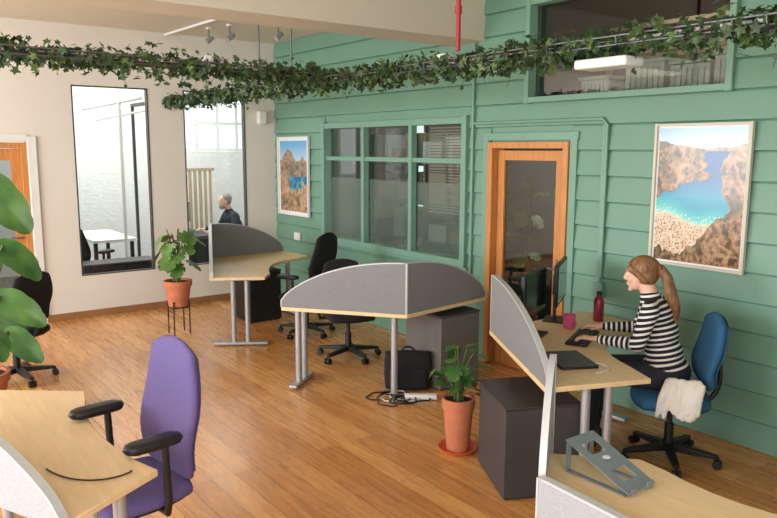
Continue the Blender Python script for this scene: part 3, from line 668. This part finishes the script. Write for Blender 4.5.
# ------------------------------------------------------------ people
def blob(name,prims,vox,smooth,m,parent,M=Matrix.Identity(4)):
    bm=bmesh.new()
    def sph(c,r3):
        bmesh.ops.create_icosphere(bm,subdivisions=2 if max(r3)<.04 else 3,radius=1,matrix=Matrix.Translation(c)@Matrix.Diagonal((*r3,1)))
    for p in prims:
        if p[0]=='e':
            sph(Vector(p[1]),p[2] if isinstance(p[2],tuple) else (p[2],)*3)
        else:
            pts=p[1]
            for (a,ra),(b,rb) in zip(pts[:-1],pts[1:]):
                a=Vector(a);b=Vector(b); n=max(2,int((b-a).length/(min(ra,rb)*.3))+1)
                for i in range(n+1):
                    t=i/n; r=ra*(1-t)+rb*t; sph(a.lerp(b,t),(r,r,r))
    me=bpy.data.meshes.new(name); bm.to_mesh(me); bm.free()
    o=bpy.data.objects.new(name,me); COL.objects.link(o)
    r=o.modifiers.new('r','REMESH'); r.mode='VOXEL'; r.voxel_size=vox
    s=o.modifiers.new('s','SMOOTH'); s.factor=.5; s.iterations=smooth
    dg=bpy.context.evaluated_depsgraph_get(); dg.update(); nm=bpy.data.meshes.new_from_object(o.evaluated_get(dg))
    bpy.data.objects.remove(o); bpy.data.meshes.remove(me)
    nm.name=name; nm.transform(M)
    for p in nm.polygons: p.use_smooth=True
    nm.materials.clear()
    for mm in (m if isinstance(m,list) else [m]): nm.materials.append(mm)
    o=bpy.data.objects.new(name,nm); COL.objects.link(o); o.parent=parent; return o
def stripemat():
    m=bpy.data.materials.new('striped_jersey'); m.use_nodes=True; nt=m.node_tree; b=nt.nodes['Principled BSDF']; L=nt.links.new
    a=nt.nodes.new('ShaderNodeAttribute'); a.attribute_name='stripe'
    mu=nt.nodes.new('ShaderNodeMath'); mu.operation='MULTIPLY'; mu.inputs[1].default_value=2*math.pi/.034; L(a.outputs['Fac'],mu.inputs[0])
    si=nt.nodes.new('ShaderNodeMath'); si.operation='SINE'; L(mu.outputs[0],si.inputs[0])
    gt=nt.nodes.new('ShaderNodeMath'); gt.operation='GREATER_THAN'; gt.inputs[1].default_value=.3; L(si.outputs[0],gt.inputs[0])
    mx=nt.nodes.new('ShaderNodeMix'); mx.data_type='RGBA'; mx.inputs[6].default_value=lin((22,22,30)); mx.inputs[7].default_value=lin((222,220,216)); L(gt.outputs[0],mx.inputs[0]); L(mx.outputs[2],b.inputs['Base Color']); b.inputs['Roughness'].default_value=.9
    return m
def person(name,loc,yaw,shirt,trousers,hairm,female=True,LW=(.37,.19,.79),RW=(.41,-.19,.79),headpitch=.12):
    g=group(name,(loc[0],loc[1],0),yaw); k=1.0 if female else 1.08
    torso=[('e',(-.02,0,.585),(.155,.19*k,.12)),('e',(.0,0,.70),(.12*k,.145*k,.12)),('e',(.035,0,.83),(.122*k,.15*k,.14)),('e',(.065,0,.95),(.112*k,.165*k,.11)),
       ('c',[((.08,-.135*k,1.015),.055),((.08,.135*k,1.015),.055)]),('c',[((.08,0,.99),.085),((.11,0,1.08),.056)])]
    if female: torso+=[('e',(.135,.055,.90),(.055,.06,.058)),('e',(.135,-.055,.90),(.055,.06,.058))]
    elL=(.13,.245*k,.80); elR=(.17,-.245*k,.80); shL=(.08,.17*k,1.0); shR=(.08,-.17*k,1.0)
    arms=[('c',[(shL,.06),(elL,.046),(LW,.031)]),('c',[(shR,.06),(elR,.046),(RW,.031)])]
    legs=[]
    for s in(1,-1): legs+= [('c',[((.0,.09*s,.57),.095),((.44,.1*s,.545),.064),((.43,.11*s,.32),.058),((.44,.11*s,.10),.04)])]
    o=blob('body',torso+arms+legs,.009,4,[shirt,trousers],g)
    me=o.data; at=me.attributes.new('stripe','FLOAT','POINT')
    bones=[('t',Vector((-.03,0,.5)),Vector((0.09,0,1.06)),.14,0)]
    for sh,el,wr in((shL,elL,LW),(shR,elR,RW)):
        sh,el,wr=Vector(sh),Vector(el),Vector(wr); bones+= [('u',sh,el,.055,.0),('f',el,wr,.04,0)]
    for s in(1,-1): bones+=[('l',Vector((.06,.09*s,.57)),Vector((.44,.1*s,.545)),.085,0),('l',Vector((.44,.1*s,.545)),Vector((.44,.11*s,.1)),.05,0)]
    kind=[]
    for v in me.vertices:
        best=None
        for b in bones:
            ab=b[2]-b[1]; t=max(0,min(1,(v.co-b[1]).dot(ab)/ab.length_squared)); dd=(v.co-b[1]-ab*t).length-b[3]
            if best is None or dd<best[0]: best=(dd,b,(v.co-b[1]).dot(ab)/ab.length)
        b=best[1]; kind.append(b[0])
        # torso and upper arm share one height based phase so bands run on across the shoulder; forearm bands follow the arm
        at.data[v.index].value=(b[2]-b[1]).normalized().dot(v.co-b[1])+.004 if b[0]=='f' else v.co.z+.2*v.co.x
    for p in me.polygons:
        c=p.center; lg=sum(kind[i]=='l' for i in p.vertices)>len(p.vertices)/2
        p.material_index=1 if (c.z<.63 or (lg and c.z<.67)) else 0
    for s in(1,-1):
        blob('shoe_%d'%(s+2),[('c',[((.42,.11*s,.045),.043),((.52,.115*s,.038),.036),((.585,.12*s,.034),.03)]),('c',[((.43,.11*s,.05),.04),((.44,.11*s,.1),.042)])],.007,3,M_shoe,g)
    for nm,wr,s,el in(('hand_left',LW,-1,elL),('hand_right',RW,1,elR)):
        pr=[('e',(.048,0,0),(.048,.036,.014)),('c',[((-.04,0,0),.023),((.02,0,0),.021)])]
        for i,(yy,ln) in enumerate(zip((-.029,-.0095,.0105,.029),(.066,.076,.07,.055) if s==-1 else (.055,.07,.076,.066))):
            pr.append(('c',[((.07,yy*.9,.0),.0095),((.088+ln*.2,yy*1.05,.001),.009),((.088+ln*.6,yy*1.12,-.008),.008),((.088+ln*.86,yy*1.15,-.024),.007)]))
        pr.append(('c',[((.018,s*.026,-.004),.013),((.048,s*.046,-.008),.0105),((.078,s*.05,-.018),.008)]))
        d=Vector(wr)-Vector(el); a=math.atan2(d.y,d.x)*.6
        blob(nm,pr,.0038,2,M_skin,g,Matrix.Translation(Vector(wr)+Vector((.012,0,.0)))@Matrix.Rotation(a,4,'Z'))
    H=Matrix.Translation((.175,0,1.205))@Matrix.Rotation(headpitch,4,'Y')
    hp=[('e',(-.012,0,.03),(.092,.074,.084)),('e',(.02,0,-.02),(.062,.058,.08)),('e',(.03,0,-.066),(.046,.043,.036)),('e',(.064,0,-.094),(.017,.02,.015)),
      ('c',[((.080,0,.018),.007),((.095,0,-.018),.0098)]),('e',(.086,.011,-.024),(.01,.008,.007)),('e',(.086,-.011,-.024),(.01,.008,.007)),
      ('e',(.045,.033,-.022),(.032,.026,.028)),('e',(.045,-.033,-.022),(.032,.026,.028)),('e',(.068,0,.032),(.014,.045,.011)),
      ('e',(-.005,.074,-.005),(.018,.008,.03)),('e',(-.005,-.074,-.005),(.018,.008,.03)),('e',(.074,0,-.055),(.012,.022,.014)),
      ('c',[((-.028,0,-.05),.05),((-.065,0,-.17),.056)])]
    blob('head',hp,.0048,2,M_skin,g,H)
    blob('lips',[('e',(.0845,0,-.0495),(.006,.02,.0045)),('e',(.083,0,-.0585),(.006,.017,.0055))],.003,1,M_lips,g,H)
    for s in(1,-1):
        blob('eye_%d'%(s+2),[('e',(.0705,.03*s,.004),(.010,.0135,.0085))],.003,1,M_eye,g,H)
        blob('iris_%d'%(s+2),[('e',(.0785,.03*s,.004),(.004,.0058,.0062))],.002,1,M_iris,g,H)
        blob('eyebrow_%d'%(s+2),[('c',[((.079,.015*s,.026),.004),((.072,.045*s,.026),.003)])],.003,1,hairm,g,H)
    if female:
        blob('hair',[('e',(-.028,0,.042),(.102,.083,.083)),('e',(-.045,0,-.005),(.075,.079,.075)),('c',[((-.10,0,.04),.03),((-.14,0,.03),.024),((-.165,0,-.03),.036),((-.18,0,-.12),.04),((-.20,0,-.22),.036),((-.20,0,-.33),.012)]),('c',[((.045,.055,.05),.026),((.0,.074,.01),.022),((-.04,.07,-.04),.02)]),('c',[((.045,-.055,.05),.026),((.0,-.074,.01),.022),((-.04,-.07,-.04),.02)])],.005,3,hairm,g,H)
        blob('hair_tie',[('e',(-.138,0,.03),(.013,.027,.028))],.004,1,M_black,g,H)
    else:
        blob('hair',[('e',(-.03,0,.042),(.096,.08,.08)),('e',(-.045,0,.0),(.066,.077,.06))],.005,2,hairm,g,H)
        blob('beard',[('e',(.04,0,-.075),(.05,.047,.035))],.005,2,hairm,g,H)
    return g
fyw=math.atan2(-.44,-.9)
gw=person('seated_woman',(6.40,-.63),fyw,stripemat(),M_jeans,M_hair)
random.seed(14); pr=[]
for i in range(24):
    t=i/23; a=random.uniform(-.10,.10)
    pr.append(('c',[((-.16+a,.235+random.uniform(-.01,.02),.60-.02*random.random()),.022),((-.14+a*1.1,.285+random.uniform(0,.02),.5),.02),((-.13+a*1.2,.295+random.uniform(0,.015),.37+random.uniform(0,.09)),.014)]))
gc=group('white_jacket',(6.40,-.63,0),fyw); blob('folded_cloth',pr,.007,2,M_cloth,gc)
gm=person('seated_man',(-1.36,.0),math.radians(-95),M_jacket,M_jeans,M_greyhair,False)
chair('black_office_chair',(-1.34,.04),math.radians(-95),M_blackfab,.44,.5,.85,False)
# ------------------------------------------------------------ lights
def area(name,loc,rot,sx,sy,power,col=(1,1,1)):
    l=bpy.data.lights.new(name,'AREA'); l.shape='RECTANGLE'; l.size=sx; l.size_y=sy; l.energy=power; l.color=col
    o=bpy.data.objects.new(name,l); o.location=loc; o.rotation_euler=rot; COL.objects.link(o); return o
for i,o in enumerate(F_OPS):
    area('daylight_window_%d'%i,((o[0]+o[1])/2,YF-.2,2.0),(math.radians(90),0,0),2.7,2.1,(305,215,145)[i],(.985,.985,1))
area('daylight_window_side',(XR+.25,-5.25,2.0),(math.radians(90),0,math.radians(90)),2.4,2.0,105,(.985,.985,1))
area('office_fill_light',(-1.9,-1.4,CZ-.05),(0,0,0),2.5,4,190,(1,.99,.97))  # added fill under the office ceiling, brightens the room beyond; no known fixture
area('storeroom_fill_light',(2.2,.7,CZ-.05),(0,0,0),1.5,.4,17,(1,.97,.9))  # invented lamp, put in so the storeroom is dimly lit
area('mezzanine_light',(5.6,1.0,CZ-.05),(0,0,0),1.2,.3,5,(1,.97,.9))
area('corridor_fill_light',(4.8,1.0,2.24),(0,0,0),.8,.3,14,(1,.97,.92))  # extra light added to lift the space seen through the door
W=bpy.data.worlds.new('World'); S.world=W; W.use_nodes=True; b=W.node_tree.nodes['Background']; b.inputs[0].default_value=(.88,.94,1,1); b.inputs[1].default_value=1.7
# ------------------------------------------------------------ camera
cd=bpy.data.cameras.new('camera'); cam=bpy.data.objects.new('camera',cd); COL.objects.link(cam); S.camera=cam
cd.sensor_width=36; cd.sensor_fit='HORIZONTAL'; cd.lens=730.3/777*36; cd.clip_start=.05
pi=math.radians(8.58);ya=math.radians(36.72);ro=math.radians(.17)
Fh=Vector((-math.cos(ya),math.sin(ya),0));R0=Vector((math.sin(ya),math.cos(ya),0));Z=Vector((0,0,1))
Fv=Fh*math.cos(pi)-Z*math.sin(pi);U0=Fh*math.sin(pi)+Z*math.cos(pi)
R=R0*math.cos(ro)+U0*math.sin(ro);U=-R0*math.sin(ro)+U0*math.cos(ro)
cam.matrix_world=Matrix.Translation((9.012,-4.807,2.005))@Matrix((R,U,-Fv)).transposed().to_4x4()
S.view_settings.view_transform='Standard'; S.view_settings.look='None'; S.view_settings.exposure=0.0
